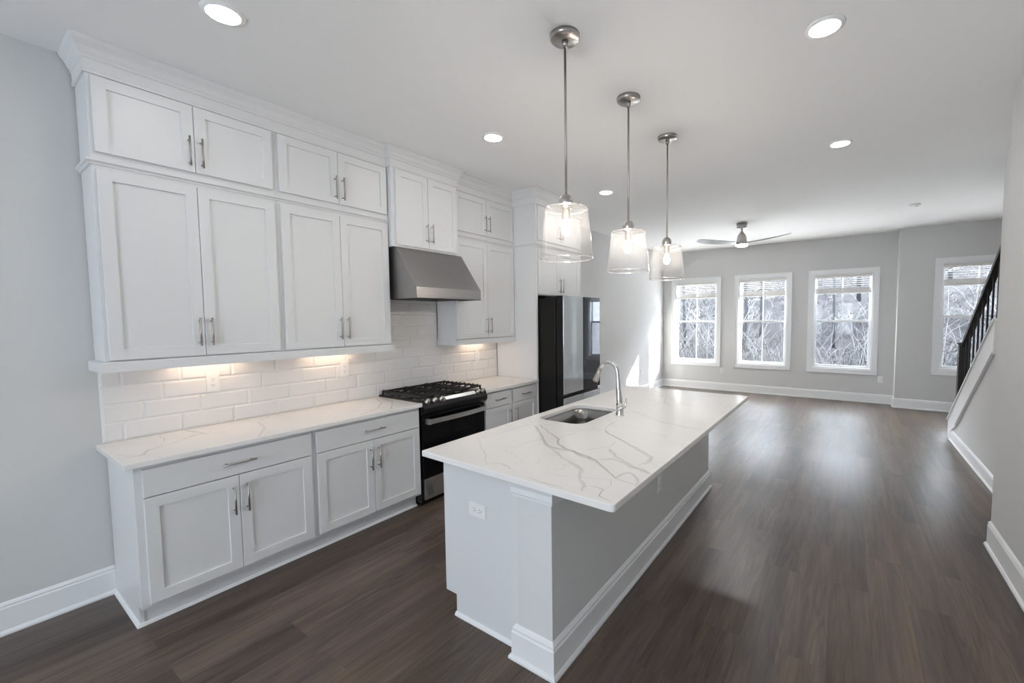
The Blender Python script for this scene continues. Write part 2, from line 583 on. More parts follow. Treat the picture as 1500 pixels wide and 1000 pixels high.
# ------------------------------------------------------------------ windows
def window(n, a, z, Y, label):
    x0, x1, z0, z1 = hole(a, z)
    e = struct_empty('window_%d' % n, ((a[0] + a[1]) / 2, Y, z[0]), label)
    mb = MB()
    A, B = a; Z0, Z1 = z
    t = 0.018
    mb.box(A, x0 + .004, Y - t, Y, Z0, Z1); mb.box(x1 - .004, B, Y - t, Y, Z0, Z1)
    mb.box(x0 + .004, x1 - .004, Y - t, Y, Z0, z0 + .004); mb.box(x0 + .004, x1 - .004, Y - t, Y, z1 - .004, Z1)
    for (p, q, r, s) in ((A, A + .014, Z0, Z1), (B - .014, B, Z0, Z1), (A + .014, B - .014, Z0, Z0 + .014), (A + .014, B - .014, Z1 - .014, Z1)):
        mb.box(p, q, Y - t - .008, Y - t, r, s)
    mb.build('window_casing', 'white_trim', e)
    mb = MB()
    f = .028
    ya, yb = Y + .012, Y + .15
    mb.box(x0, x0 + f, ya, yb, z0, z1); mb.box(x1 - f, x1, ya, yb, z0, z1)
    mb.box(x0 + f, x1 - f, ya, yb, z0, z0 + f); mb.box(x0 + f, x1 - f, ya, yb, z1 - f, z1)
    mb.build('window_frame', 'vinyl_white', e)
    zm = (z0 + z1) / 2 + 0.005
    xa, xb = x0 + f, x1 - f
    xm = (xa + xb) / 2
    for nm, (za, zb, ys) in (('lower_sash', (z0 + f, zm + .02, Y + .065)), ('upper_sash', (zm - .02, z1 - f, Y + .105))):
        w_ = .034
        mb = MB()
        mb.box(xa, xa + w_, ys, ys + .03, za, zb); mb.box(xb - w_, xb, ys, ys + .03, za, zb)
        mb.box(xa + w_, xb - w_, ys, ys + .03, za, za + .04); mb.box(xa + w_, xb - w_, ys, ys + .03, zb - .04, zb)
        s = mb.build(nm, 'vinyl_white', e)
        MB().box(xm - .009, xm + .009, ys + .008, ys + .022, za + .04, zb - .04).build('muntin', 'vinyl_white', s)
        MB().box(xa + w_, xb - w_, ys + .013, ys + .017, za + .04, zb - .04).build('glass_pane', 'window_glass', s)
    MB().box(xa + .002, xb - .002, Y + .1395, Y + .1405, z0 + f, zm).build('insect_screen', 'insect_screen', e)
    portal('portal_window', x0, x1, Y + .19, z0, z1, -1)
    return x0 + f, x1 - f, z1 - f


def blind(a, z, Y, label):
    x0, x1, z0, z1 = hole(a, z)
    x0 += .031; x1 -= .031; z1 -= .030
    t = thing('window_blind', ((x0 + x1) / 2, Y + .035, z1 - .4), label, 'blind', 'window blinds')
    MB().box(x0, x1, Y + .014, Y + .060, z1 - .045, z1, c=.003).build('headrail', 'blind_white', t)
    mb = MB()
    for k in range(5):
        zz = z1 - .075 - k * .038
        mb.box(x0 + .004, x1 - .004, Y + .014, Y + .060, zz, zz + .003)
    mb.build('slats', 'blind_white', t)
    zb = z1 - .345
    mb = MB()
    for k in range(9):
        zz = zb + .028 + k * .009
        mb.box(x0 + .004, x1 - .004, Y + .014 + .001 * (k % 2), Y + .060, zz, zz + .0055)
    mb.build('stacked_slats', 'blind_white', t)
    MB().box(x0 + .003, x1 - .003, Y + .013, Y + .061, zb, zb + .026, c=.004).build('bottom_rail', 'blind_white', t)
    for fr in (.15, .5, .85):
        xx = x0 + (x1 - x0) * fr
        MB().box(xx - .0015, xx + .0015, Y + .0121, Y + .0131, zb + .02, z1 - .02).build('ladder_cord', 'blind_white', t)


pos = ['first of three back wall windows from the sunlit corner', 'middle window of the three on the back wall', 'third back wall window, next to the wall jog']
for i, a in enumerate(WIN):
    window(i + 1, a, WZ, YB, 'white double hung ' + pos[i])
    blind(a, WZ, YB, ['raised white blind in the window nearest the sunlit wall', 'raised white blind in the middle back window', 'raised white blind in the back window beside the wall jog'][i])
window(4, W4, W4Z, YJ, 'white double hung window partly behind the stair railing')
blind(W4, W4Z, YJ, 'raised white blind in the window behind the stair railing')


# ------------------------------------------------------------------ cabinet building
def door_mesh(mb, a0, a1, z0, z1, x, s=1, fr=.056, flat=False, t=.02):
    """door lying across y (a0..a1) with its back at x, facing +x (s=1) or -x (s=-1)"""
    X = lambda d: x + s * d
    c = .0018
    def ring(d, i):
        return [(X(d), a0 + i, z0 + i), (X(d), a1 - i, z0 + i), (X(d), a1 - i, z1 - i), (X(d), a0 + i, z1 - i)]
    rings = [ring(0, 0), ring(t - c, 0), ring(t, c)]
    if not flat:
        rings += [ring(t, fr), ring(t - .0105, fr + .0015)]
    v = [p for r_ in rings for p in r_]
    f = [(3, 2, 1, 0)]
    for k in range(len(rings) - 1):
        for j in range(4):
            f.append((k * 4 + j, k * 4 + (j + 1) % 4, k * 4 + 4 + (j + 1) % 4, k * 4 + 4 + j))
    n = (len(rings) - 1) * 4
    f.append((n, n + 1, n + 2, n + 3))
    mb.add(v, f)
    return mb


def pull(parent, x, y, z, L, vert=True, s=1):
    mb = MB()
    r = .0055; off = .032 * s
    if vert:
        mb.tube([(x + off, y, z - L / 2), (x + off, y, z + L / 2)], r, 10)
        for q in (-1, 1):
            mb.tube([(x, y, z + q * L * .38), (x + off, y, z + q * L * .38)], .0042, 8)
    else:
        mb.tube([(x + off, y - L / 2, z), (x + off, y + L / 2, z)], r, 10)
        for q in (-1, 1):
            mb.tube([(x, y + q * L * .38, z), (x + off, y + q * L * .38, z)], .0042, 8)
    return mb.build('handle', 'nickel', parent)


def wall_cab(name, y0, y1, z0, z1, xf, doors, label, hz, group='white wall cabinets', x0=.014, dz=None):
    """carcass with two doors meeting in the middle; xf = door back plane"""
    t = thing(name, ((x0 + xf) / 2, (y0 + y1) / 2, z0), label, 'cabinet', group)
    MB().box(x0, xf, y0, y1, z0, z1).build('carcass', 'cabinet_white', t)
    (a0, a1, a2) = doors
    d0, d1 = dz
    for p, q, hy in ((a0, a1 - .0015, a1 - .030), (a1 + .0015, a2, a1 + .030)):
        d = door_mesh(MB(), p, q, d0, d1, xf + .001).build('door', 'cabinet_white', t)
        pull(d, xf + .021, hy, hz, .17)
    return t


XU = .279   # carcass front of the upper units
Z_U = (1.385, 2.442)
Z_T = (2.442, 2.90)
G = 'white wall cabinets'
wall_cab('wall_cabinet', .010, .8825, *Z_U, XU, (.0247, .4430, .8639), 'tall white two-door wall cabinet at the end of the run, above the left outlet', 1.535, G, dz=(1.3913, 2.4007))
wall_cab('wall_cabinet', .8835, 1.752, *Z_U, XU, (.9033, 1.3185, 1.7361), 'tall white two-door wall cabinet directly beside the range hood, on its left', 1.535, G, dz=(1.3913, 2.4007))
wall_cab('wall_cabinet', .010, .8825, *Z_T, XU, (.0247, .4430, .8639), 'short white cabinet under the ceiling, at the far end from the hood', 2.60, G, dz=(2.4861, 2.8735))
wall_cab('wall_cabinet', .8835, 1.752, *Z_T, XU, (.9033, 1.3185, 1.7361), 'short white cabinet under the ceiling, touching the hood cabinet on its left', 2.60, G, dz=(2.4861, 2.8735))
wall_cab('wall_cabinet', 1.753, 2.486, 2.222, 2.90, .335, (1.785, 2.124, 2.474), 'white two-door cabinet mounted right above the steel range hood', 2.375, G, dz=(2.24, 2.876))
wall_cab('wall_cabinet', 2.487, 3.403, *Z_U, XU, (2.499, 2.948, 3.395), 'tall white two-door wall cabinet between the range hood and the fridge panel', 1.525, G, dz=(1.3913, 2.4007))
wall_cab('wall_cabinet', 2.487, 3.403, *Z_T, XU, (2.499, 2.948, 3.395), 'short white cabinet under the ceiling, between hood cabinet and fridge panel', 2.61, G, dz=(2.4861, 2.8735))
XFC = .605
wall_cab('fridge_cabinet', 3.432, 4.37, 1.862, 2.442, XFC, (3.442, 3.885, 4.355), 'white two-door cabinet directly above the black refrigerator', 1.985, G, dz=(1.872, 2.4007))
wall_cab('fridge_cabinet', 3.432, 4.37, *Z_T, XFC, (3.442, 3.885, 4.355), 'short white cabinet under the ceiling, above the refrigerator cabinet', 2.62, G, dz=(2.4861, 2.8735))
tag(MB().box(.014, .618, 3.404, 3.431, C + .001, 2.90).box(.014, .618, 3.412, 3.431, 0, C + .001).build('refrigerator_side_panel', 'cabinet_white'), 'tall white end panel standing between the worktop and the refrigerator', 'panel')
tag(MB().box(.014, .618, 4.371, 4.395, 0, 2.90).build('refrigerator_side_panel', 'cabinet_white'), 'white end panel on the far side of the refrigerator', 'panel')

# crown, middle moulding and light rails follow the cabinet fronts
CR = [(0, -.165), (.010, -.165), (.014, -.150), (.010, -.145), (.010, -.098), (.016, -.092), (.016, -.080), (.024, -.070), (.034, -.045), (.050, -.022), (.054, -.010), (.054, 0), (0, 0)]
pathL = [(.014, .010), (XU, .010), (XU, 1.6985)]
pathC = [(.014, .010), (XU, .010), (XU, 1.7525), (.3355, 1.7525), (.3355, 2.4865), (XU, 2.4865), (XU, 3.4035), (.6185, 3.4035), (.6185, 4.3955), (.014, 4.3955)]
tag(MB().sweep(pathC, CR, -1, z=H - .0005).build('crown_molding', 'cabinet_white'), 'white crown molding along the ceiling, stepping round all the wall cabinets', 'molding')
MD = [(0, -.016), (.008, -.016), (.012, -.006), (.022, .000), (.022, .012), (0, .012)]
zm = 2.437
tag(MB().sweep(pathL[:2] + [(XU, 1.7525)], MD, -1, z=zm).build('molding_strip', 'cabinet_white'), 'thin white molding between the stacked cabinets left of the hood', 'molding')
tag(MB().sweep([(XU, 2.4875), (XU, 3.4035), (.6185, 3.4035), (.6185, 4.3955), (.014, 4.3955)], MD, -1, z=zm).build('molding_strip', 'cabinet_white'), 'thin white molding right of the hood, running on above the refrigerator', 'molding')
LR = [(-.018, .052), (-.018, .0), (.030, .0), (.030, .050), (.022, .056), (-.018, .056)]
tag(MB().sweep([(.016, .012), (XU, .012), (XU, 1.768)], LR, -1, z=1.3285).build('light_rail', 'cabinet_white'), 'white light rail below the left wall cabinets', 'molding')
tag(MB().sweep([(.016, 2.492), (XU, 2.492), (XU, 3.403)], [(min(d, .016), h) for d, h in LR], -1, z=1.3285).build('light_rail', 'cabinet_white'), 'white light rail below the cabinet right of the range', 'molding')


def base_cab(y0, y1, splits, label, x1=.589, drawers=1, left_end=False, zd=(.8445, .697), group='white base cabinets'):
    t = thing('base_cabinet', (.3, (y0 + y1) / 2, 0), label, 'cabinet', group)
    ztop = C - CT - .0005
    mb = MB().box(.014, x1, y0, y1, .113, ztop)
    if left_end: mb.prism([(.014, 0), (.520, 0), (.520, .113), (.014, .113)], y0, y0 + .019, 'y')
    mb.build('carcass', 'cabinet_white', t)
    a0, a1, a2 = splits
    MB().box(.500, .515, y0 + (.019 if left_end else 0), y1, 0, .113).build('toe_kick', 'cabinet_white', t)
    sp = [(a0, a2)] if drawers == 1 else [(a0, a1 - .018), (a1 + .018, a2)]
    for p, q in sp:
        d = door_mesh(MB(), p, q, zd[1] + .003, zd[0], x1 + .001, flat=True).build('drawer_front', 'cabinet_white', t)
        pull(d, x1 + .021, (p + q) / 2, .775, .165 if drawers == 1 else .155, vert=False)
    g = .0015 if drawers == 1 else .018
    for p, q, hy in ((a0, a1 - g, a1 - g - .032), (a1 + g, a2, a1 + g + .032)):
        d = door_mesh(MB(), p, q, .136, zd[1] - .003, x1 + .001).build('door', 'cabinet_white', t)
        pull(d, x1 + .021, hy, .560, .17)
    return t


base_cab(.030, .908, (.0594, .4735, .8894), 'white base cabinet with wide drawer, at the open end of the run', left_end=True)
base_cab(.909, 1.776, (.9257, 1.3435, 1.762), 'white base cabinet with wide drawer, immediately left of the range')
base_cab(2.548, 3.411, (2.562, 2.972, 3.395), 'white base cabinet with two small drawers, between range and refrigerator', drawers=2)
SH = [(0, 0), (.014, 0), (.012, .008), (.007, .014), (0, .018)]
tag(MB().sweep([(.028, .030), (.520, .030), (.520, 1.776)], SH, -1).build('shoe_molding', 'white_trim'), 'white shoe molding along the left base cabinets', 'molding')


# ------------------------------------------------------------------ worktops with traced veins
def ribbons(mb, lines, z, w0, mi, rng):
    for pts in lines:
        P = []
        for i in range(len(pts) - 1):
            a, b = Vector(pts[i]), Vector(pts[i + 1])
            n = max(2, int((b - a).length / .020))
            for k in range(n):
                P.append(a.lerp(b, k / n))
        P.append(Vector(pts[-1]))
        P = [P[0]] + [p + Vector((rng.uniform(-.0075, .0075), rng.uniform(-.0075, .0075))) for p in P[1:-1]] + [P[-1]]
        for _ in range(1):
            P = [P[0]] + [(P[i - 1] + P[i] * 4 + P[i + 1]) / 6 for i in range(1, len(P) - 1)] + [P[-1]]
        v, f = [], []
        wv = 1.0
        for i, p in enumerate(P):
            d = (P[min(i + 1, len(P) - 1)] - P[max(i - 1, 0)]).normalized()
            n = Vector((-d.y, d.x))
            wv = min(1.7, max(.3, wv + rng.uniform(-.35, .35)))
            e = min(1, .25 + i * .3, .25 + (len(P) - 1 - i) * .3)
            h = w0 * wv * e * .5
            v += [(p.x + n.x * h, p.y + n.y * h, z), (p.x - n.x * h, p.y - n.y * h, z)]
            if i: f.append((2 * i - 2, 2 * i - 1, 2 * i + 1, 2 * i))
        mb.add(v, f, mi)


def slab(poly, hole_=None, z0=C - CT, z1=C, c=.003):
    """worktop plate from a corner list, its top edge eased, with an optional cut-out"""
    mb = MB()
    bm = bmesh.new()
    def loop(pts):
        vs_ = [bm.verts.new((x, y, z1)) for x, y in pts]
        return [bm.edges.new((vs_[i], vs_[(i + 1) % len(vs_)])) for i in range(len(vs_))]
    es = loop(poly) + (loop(hole_) if hole_ else [])
    bmesh.ops.triangle_fill(bm, use_beauty=True, edges=es)
    fs = [f for f in bm.faces]
    r_ = bmesh.ops.extrude_face_region(bm, geom=fs)
    for g in r_['geom']:
        if isinstance(g, bmesh.types.BMVert): g.co.z = z0
    bmesh.ops.recalc_face_normals(bm, faces=bm.faces[:])
    edges = [e for e in bm.edges if len(e.link_faces) == 2 and e.calc_face_angle(0) > 1.0 and abs(e.verts[0].co.z - e.verts[1].co.z) < 1e-5]
    bmesh.ops.bevel(bm, geom=edges, offset=c, segments=2, affect='EDGES', profile=.5)
    bm.verts.index_update()
    mb.add([v.co[:] for v in bm.verts], [[v.index for v in f.verts] for f in bm.faces])
    bm.free()
    return mb


def rounded(x0, x1, y0, y1, r, seg=8):
    out = []
    for cx, cy, a in ((x1 - r, y0 + r, -PI / 2), (x1 - r, y1 - r, 0), (x0 + r, y1 - r, PI / 2), (x0 + r, y0 + r, PI)):
        for k in range(seg + 1):
            t = a + k / seg * PI / 2
            out.append((cx + r * math.cos(t), cy + r * math.sin(t)))
    return out


rng = random.Random(3)
mb = slab([(.002, -.012), (.634, -.012), (.6363, -.008), (.6363, 1.779), (.634, 1.7805), (.002, 1.7805)])
LV = [[(.34, .010), (.422, .029), (.51, .097), (.556, .116), (.63, .13)],
      [(.47, .0), (.506, .083), (.4, .127), (.353, .24), (.23, .393), (.243, .426), (.044, .388), (.012, .378)],
      [(.012, .878), (.073, .851), (.202, .737), (.384, .705), (.526, .634), (.630, .575)],
      [(.026, .262), (.241, .233), (.311, .213), (.423, .122)], [(.243, .426), (.086, .572), (.014, .649)],
      [(.077, 1.714), (.311, 1.614), (.489, 1.464), (.551, 1.346), (.60, 1.25)], [(.163, 1.75), (.356, 1.69), (.577, 1.52), (.632, 1.47)], [(.142, 1.754), (.255, 1.723), (.356, 1.69)]]
ribbons(mb, [LV[i] for i in (1, 2, 5, 6)], C + .0004, .012, 2, rng)
ribbons(mb, LV, C + .0006, .0045, 1, rng)
tag(mb.build('worktop', ['quartz', 'vein', 'vein_soft']), 'white veined quartz worktop on the base cabinets left of the range', 'worktop')
mb = slab([(.002, 2.543), (.6363, 2.543), (.6363, 3.4085), (.620, 3.4105), (.620, 3.4025), (.002, 3.4025)], c=.002)
RV = [[(.05, 2.75), (.2, 2.86), (.35, 2.9), (.5, 3.03), (.63, 3.05)], [(.3, 3.38), (.4, 3.2), (.52, 3.1), (.63, 3.16)]]
ribbons(mb, RV, C + .0006, .005, 1, rng)
tag(mb.build('worktop', ['quartz', 'vein', 'vein_soft']), 'short white quartz worktop between the range and the refrigerator', 'worktop')

# ------------------------------------------------------------------ tiled splashback
TL, TH, G_ = .277, .107, .0012
mb = MB()


def tile_rect(y0, y1, z0, z1, cl, cr, ct, cb):
    b = .010; t = .0105
    v = [(.003, y0, z0), (.003, y1, z0), (.003, y1, z1), (.003, y0, z1),
         (.0066, y0, z0), (.0066, y1, z0), (.0066, y1, z1), (.0066, y0, z1),
         (t, y0 + b * cl, z0 + b * cb), (t, y1 - b * cr, z0 + b * cb), (t, y1 - b * cr, z1 - b * ct), (t, y0 + b * cl, z1 - b * ct)]
    f = [(8, 9, 10, 11)] + [(i, (i + 1) % 4, 4 + (i + 1) % 4, 4 + i) for i in range(4)] + [(4 + i, 4 + (i + 1) % 4, 8 + (i + 1) % 4, 8 + i) for i in range(4)]
    mb.add(v, f, 0)


def tile_rows(ya, yb, za, zb):
    for k in range(12):
        z0 = C + .002 + k * TH; z1 = z0 + TH
        p, q = max(z0, za), min(z1, zb)
        if q - p < .012: continue
        j0 = (.109 + (k - 3) * .0923) % TL - TL
        for i in range(16):
            y0 = j0 + i * TL; y1 = y0 + TL
            r_, s = max(y0, ya), min(y1, yb)
            if s - r_ < .012: continue
            tile_rect(r_ + (G_ if y0 > ya else 0), s - (G_ if y1 < yb else 0), p + (G_ if z0 > za else 0), q - (G_ if z1 < zb else 0), 1, 1, 1, 1)


tile_rows(.020, 3.402, C + .001, 1.40)
tile_rows(1.756, 2.484, 1.40, 2.2)
mb.box(.0005, .0056, .018, 3.403, C + .001, 1.40, mi=1)
mb.box(.0005, .0056, 1.754, 2.486, 1.40, 2.2, mi=1)
tag(mb.build('tile_splashback', ['tile_white', 'grout']), 'white glazed subway tile splashback behind the range', 'splashback')

# ------------------------------------------------------------------ range hood
HY0, HY1 = 1.779, 2.482 + .045
t = thing('range_hood', (.3, 2.15, 1.775), 'stainless steel range hood with a sloping front above the range', 'range hood')
mb = MB()
x0, xt, xf = .014, .345, .603
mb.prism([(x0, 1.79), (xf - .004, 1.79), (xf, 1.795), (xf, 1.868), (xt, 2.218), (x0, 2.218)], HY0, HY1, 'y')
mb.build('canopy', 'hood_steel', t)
MB().box(xf - .002, xf + .004, HY0, HY1, 1.778, 1.80, c=.0015).box(x0, xf, HY0, HY0 + .004, 1.776, 1.79).box(x0, xf, HY1 - .004, HY1, 1.776, 1.79).build('bottom_lip', 'hood_steel', t)
for a, b in ((HY0 + .04, 2.14), (2.165, HY1 - .04)):
    mb = MB().box(.06, .47, a, b, 1.783, 1.7895)
    for k in range(10):
        mb.box(.07 + k * .04, .085 + k * .04, a + .01, b - .01, 1.779, 1.783)
    mb.build('filter', 'slot_dark', t)
for y in (2.02, 2.29):
    MB().lathe([(.0, 1.784), (.028, 1.784), (.03, 1.789)], .53, y, 20).build('lamp_lens', 'outlet_white', t)

# ------------------------------------------------------------------ gas range
t = thing('gas_range', (.32, 2.162, 0), 'black slide-in gas range with five silver knobs below the hood', 'stove')
ry0, ry1 = 1.7835, 2.5405
MB().box(.03, .585, ry0, ry1, .03, .885).build('body', 'black_enamel', t)
MB().cbox(.02, .612, ry0 - .0, ry1 + .0, .888, .914, .004).build('cooktop', 'black_enamel', t)
mb = MB().prism([(.585, .885), (.585, .79), (.628, .79), (.652, .815), (.655, .850), (.640, .884), (.612, .913)], ry0 + .002, ry1 - .002, 'y')
mb.build('control_panel', 'black_enamel', t)
dn = Vector((.029, 0, .028)).normalized()
slope = lambda s: Vector((.641 - .028 * s, 0, .884 + .029 * s))
n_ = Vector((.7, 0, .71)).normalized()
mb = MB()
q0, q1 = slope(.1), slope(.95)
v = []
for y in (2.03, 2.40):
    for q in (q0, q1):
        v += [tuple(q + n_ * .0 + Vector((0, y, 0))), tuple(q + n_ * .004 + Vector((0, y, 0)))]
mb.add(v, [(0, 1, 3, 2), (4, 6, 7, 5), (0, 4, 5, 1), (2, 3, 7, 6), (1, 5, 7, 3), (0, 2, 6, 4)])
mb.build('display_strip', 'steel', t)
for y in (1.835, 1.910, 1.985, 2.435, 2.500):
    o_ = slope(.5) + Vector((0, y, 0))
    k = MB().lathe([(0, 0), (.023, 0), (.023, .006), (.019, .010), (.017, .030), (.013, .033), (0, .033)], 0, 0, 20, ax=(o_, n_)).build('knob', 'nickel', t)
d = MB().cbox(.586, .616, ry0 + .006, ry1 - .006, .245, .783, .004).build('oven_door', 'black_glass', t)
mb = MB()
hp = []
for k in range(13):
    f = k / 12
    hp.append((.668 + .018 * math.sin(PI * f), ry0 + .04 + f * (ry1 - ry0 - .08), .735))
for i in range(12):
    a, b = hp[i], hp[i + 1]
    mb.add([(a[0], a[1], a[2] - .02), (a[0], a[1], a[2] + .02), (b[0], b[1], b[2] + .02), (b[0], b[1], b[2] - .02),
            (a[0] - .012, a[1], a[2] - .02), (a[0] - .012, a[1], a[2] + .02), (b[0] - .012, b[1], b[2] + .02), (b[0] - .012, b[1], b[2] - .02)],
           [(0, 1, 2, 3), (4, 7, 6, 5), (1, 5, 6, 2), (0, 3, 7, 4)])
for y in (ry0 + .035, ry1 - .060):
    mb.box(.614, .672, y, y + .025, .712, .758)
mb.build('handle', 'steel', d)
dr = MB().cbox(.586, .612, ry0 + .020, ry1 - .020, .055, .235, .004).build('drawer', 'steel', t)
MB().box(.6115, .615, ry0 + .05, ry0 + .10, .09, .17).build('drawer_plate', 'slot_dark', dr)
MB().box(.08, .56, ry0 + .02, ry1 - .02, .002, .03).build('base', 'black_enamel', t)
for gy in range(3):
    y0 = ry0 + .012 + gy * .2445
    y1 = y0 + .240
    mb = MB()
    zz0, zz1 = .934, .950
    for y in (y0, y1 - .014): mb.box(.045, .585, y, y + .014, zz0, zz1)
    for x in (.045, .571): mb.box(x, x + .014, y0 + .014, y1 - .014, zz0, zz1)
    mb.box(.308, .322, y0 + .014, y1 - .014, zz0, zz1)
    for x in (.10, .18, .26, .37, .45, .53):
        for p, q in ((y0 + .014, y0 + .09), (y1 - .09, y1 - .014)):
            mb.box(x - .005, x + .005, p, q, zz0 + .004, zz1 + .004)
    for x in (.045, .571):
        for y in (y0, y1 - .014): mb.box(x, x + .014, y, y + .014, .914, zz0)
    for k in range(9):
        mb.box(.058 + k * .06, .070 + k * .06, y0 + .001, y0 + .013, zz1, zz1 + .007)
        mb.box(.058 + k * .06, .070 + k * .06, y1 - .013, y1 - .001, zz1, zz1 + .007)
    mb.build('burner_grate', 'cast_iron', t)
for x, y in ((.18, 1.90), (.44, 1.90), (.31, 2.162), (.18, 2.42), (.44, 2.42)):
    MB().lathe([(0, .9145), (.05, .9145), (.052, .920), (.04, .926), (.03, .931), (0, .931)], x, y, 20).build('burner', 'cast_iron', t)

# ------------------------------------------------------------------ refrigerator
t = thing('refrigerator', (.5, 3.86, 0), 'black four-door refrigerator with glass front panels beside the tall panel', 'refrigerator')
fy0, fy1 = 3.446, 4.292
MB().cbox(.10, .842, fy0 + .004, fy1 - .004, .03, 1.822, .004).build('body', 'fridge_black', t)
MB().box(.842, .862, fy0 + .02, fy1 - .02, .05, 1.80).build('door_seal', 'black_enamel', t)
MB().box(.12, .80, fy0 + .03, fy1 - .03, .001, .03).build('base', 'black_enamel', t)
ym = 3.875
for nm, a, b, z0, z1, mt, lb in (('door', fy0, ym - .003, .742, 1.845, 'fridge_grey_glass', 'grey glass upper door'), ('door', ym + .003, fy1, .742, 1.845, 'fridge_dark_glass', 'dark mirrored upper door'),
                             ('door', fy0, ym - .003, .06, .700, 'fridge_grey_glass', 'grey glass lower door'), ('door', ym + .003, fy1, .06, .700, 'fridge_grey_glass', 'grey glass lower door')):
    d = MB().cbox(.862, .948, a, b, z0, z1, .003).build(nm, 'fridge_black', t)
    d['label'] = lb
    MB().cbox(.9475, .955, a + .002, b - .002, z0 + .002, z1 - .002, .002).build('glass_panel', mt, d)
MB().box(.862, .925, fy0 + .01, fy1 - .01, .702, .740).build('handle_recess', 'black_enamel', t)
for y in (fy0 + .05, fy1 - .05):
    MB().box(.70, .86, y - .03, y + .03, 1.8225, 1.838).build('hinge_cover', 'fridge_black', t)

# ------------------------------------------------------------------ island
t = thing('kitchen_island', (2.11, 2.28, 0), 'white kitchen island cabinet with grey back wall and corner post', 'island')
IZ = C - CT - .0005
ix0, ix1, px0, px1 = 1.752, 2.300, 2.300, 2.494
iy0, iy1, py0 = 1.030, 3.520, .985
MB().prism([(ix0, .113), (ix0 + .080, .113), (ix0 + .080, 0), (ix1, 0), (ix1, IZ), (ix0, IZ)], iy0, iy0 + .02, 'y').build('end_panel', 'cabinet_white', t)
MB().prism([(ix0, .113), (ix0 + .080, .113), (ix0 + .080, 0), (ix1, 0), (ix1, IZ), (ix0, IZ)], iy1 - .02, iy1, 'y').build('end_panel', 'cabinet_white', t)
mb = MB().box(ix0, ix1, iy0 + .02, iy1 - .02, .113, .60)
mb.box(ix0, ix0 + .02, iy0 + .02, 1.84, .60, IZ).box(ix0, ix0 + .02, 2.49, iy1 - .02, .60, IZ)
mb.box(ix1 - .02, ix1, iy0 + .02, iy1 - .02, .60, IZ)
mb.box(ix0 + .080, ix0 + .095, iy0 + .02, iy1 - .02, 0, .113)
mb.build('carcass', 'cabinet_white', t)
ys = [iy0 + .01, 1.66, 2.485, 3.10, iy1 - .01]
for a, b in zip(ys, ys[1:]):
    d = door_mesh(MB(), a + .006, b - .006, .136, .690, ix0 - .001, s=-1).build('door', 'cabinet_white', t)
    pull(d, ix0 - .021, b - .05, .56, .17, s=-1)
    d = door_mesh(MB(), a + .006, b - .006, .697, .8445, ix0 - .001, s=-1, flat=True).build('drawer_front', 'cabinet_white', t)
    pull(d, ix0 - .021, (a + b) / 2, .775, .165, vert=False, s=-1)
pw = MB().box(px0, px1, py0, iy1 + .03, 0, IZ).build('back_wall', 'island_paint_lit', t)
pw['label'] = 'grey painted wall side of the island'
MB().box(px0 - .012, px0, py0 - .0, iy0, 0, IZ).build('corner_strip', 'cabinet_white', t)
IB = [(0, 0), (.030, 0), (.030, .010), (.024, .020), (.018, .022), (.018, .128), (.012, .134), (.014, .146), (.006, .158), (0, .164)]
MB().sweep([(px0 - .013, iy0 - .001), (px0 - .013, py0), (px1, py0), (px1, iy1 + .03), (px0, iy1 + .03)], IB, -1).build('base_trim', 'white_trim', t)
IC = [(0, -.084), (.008, -.084), (.010, -.072), (.014, -.066), (.014, -.040), (.022, -.022), (.030, -.012), (.030, 0), (0, 0)]
MB().sweep([(px0 - .012, iy0 - .001), (px0 - .012, py0), (px1, py0), (px1, py0 + .17)], IC, -1, z=IZ).build('top_trim', 'white_trim', t)
MB().sweep([(ix0 + .075, iy0), (px0 - .031, iy0)], SH, -1).build('shoe_trim', 'white_trim', t)

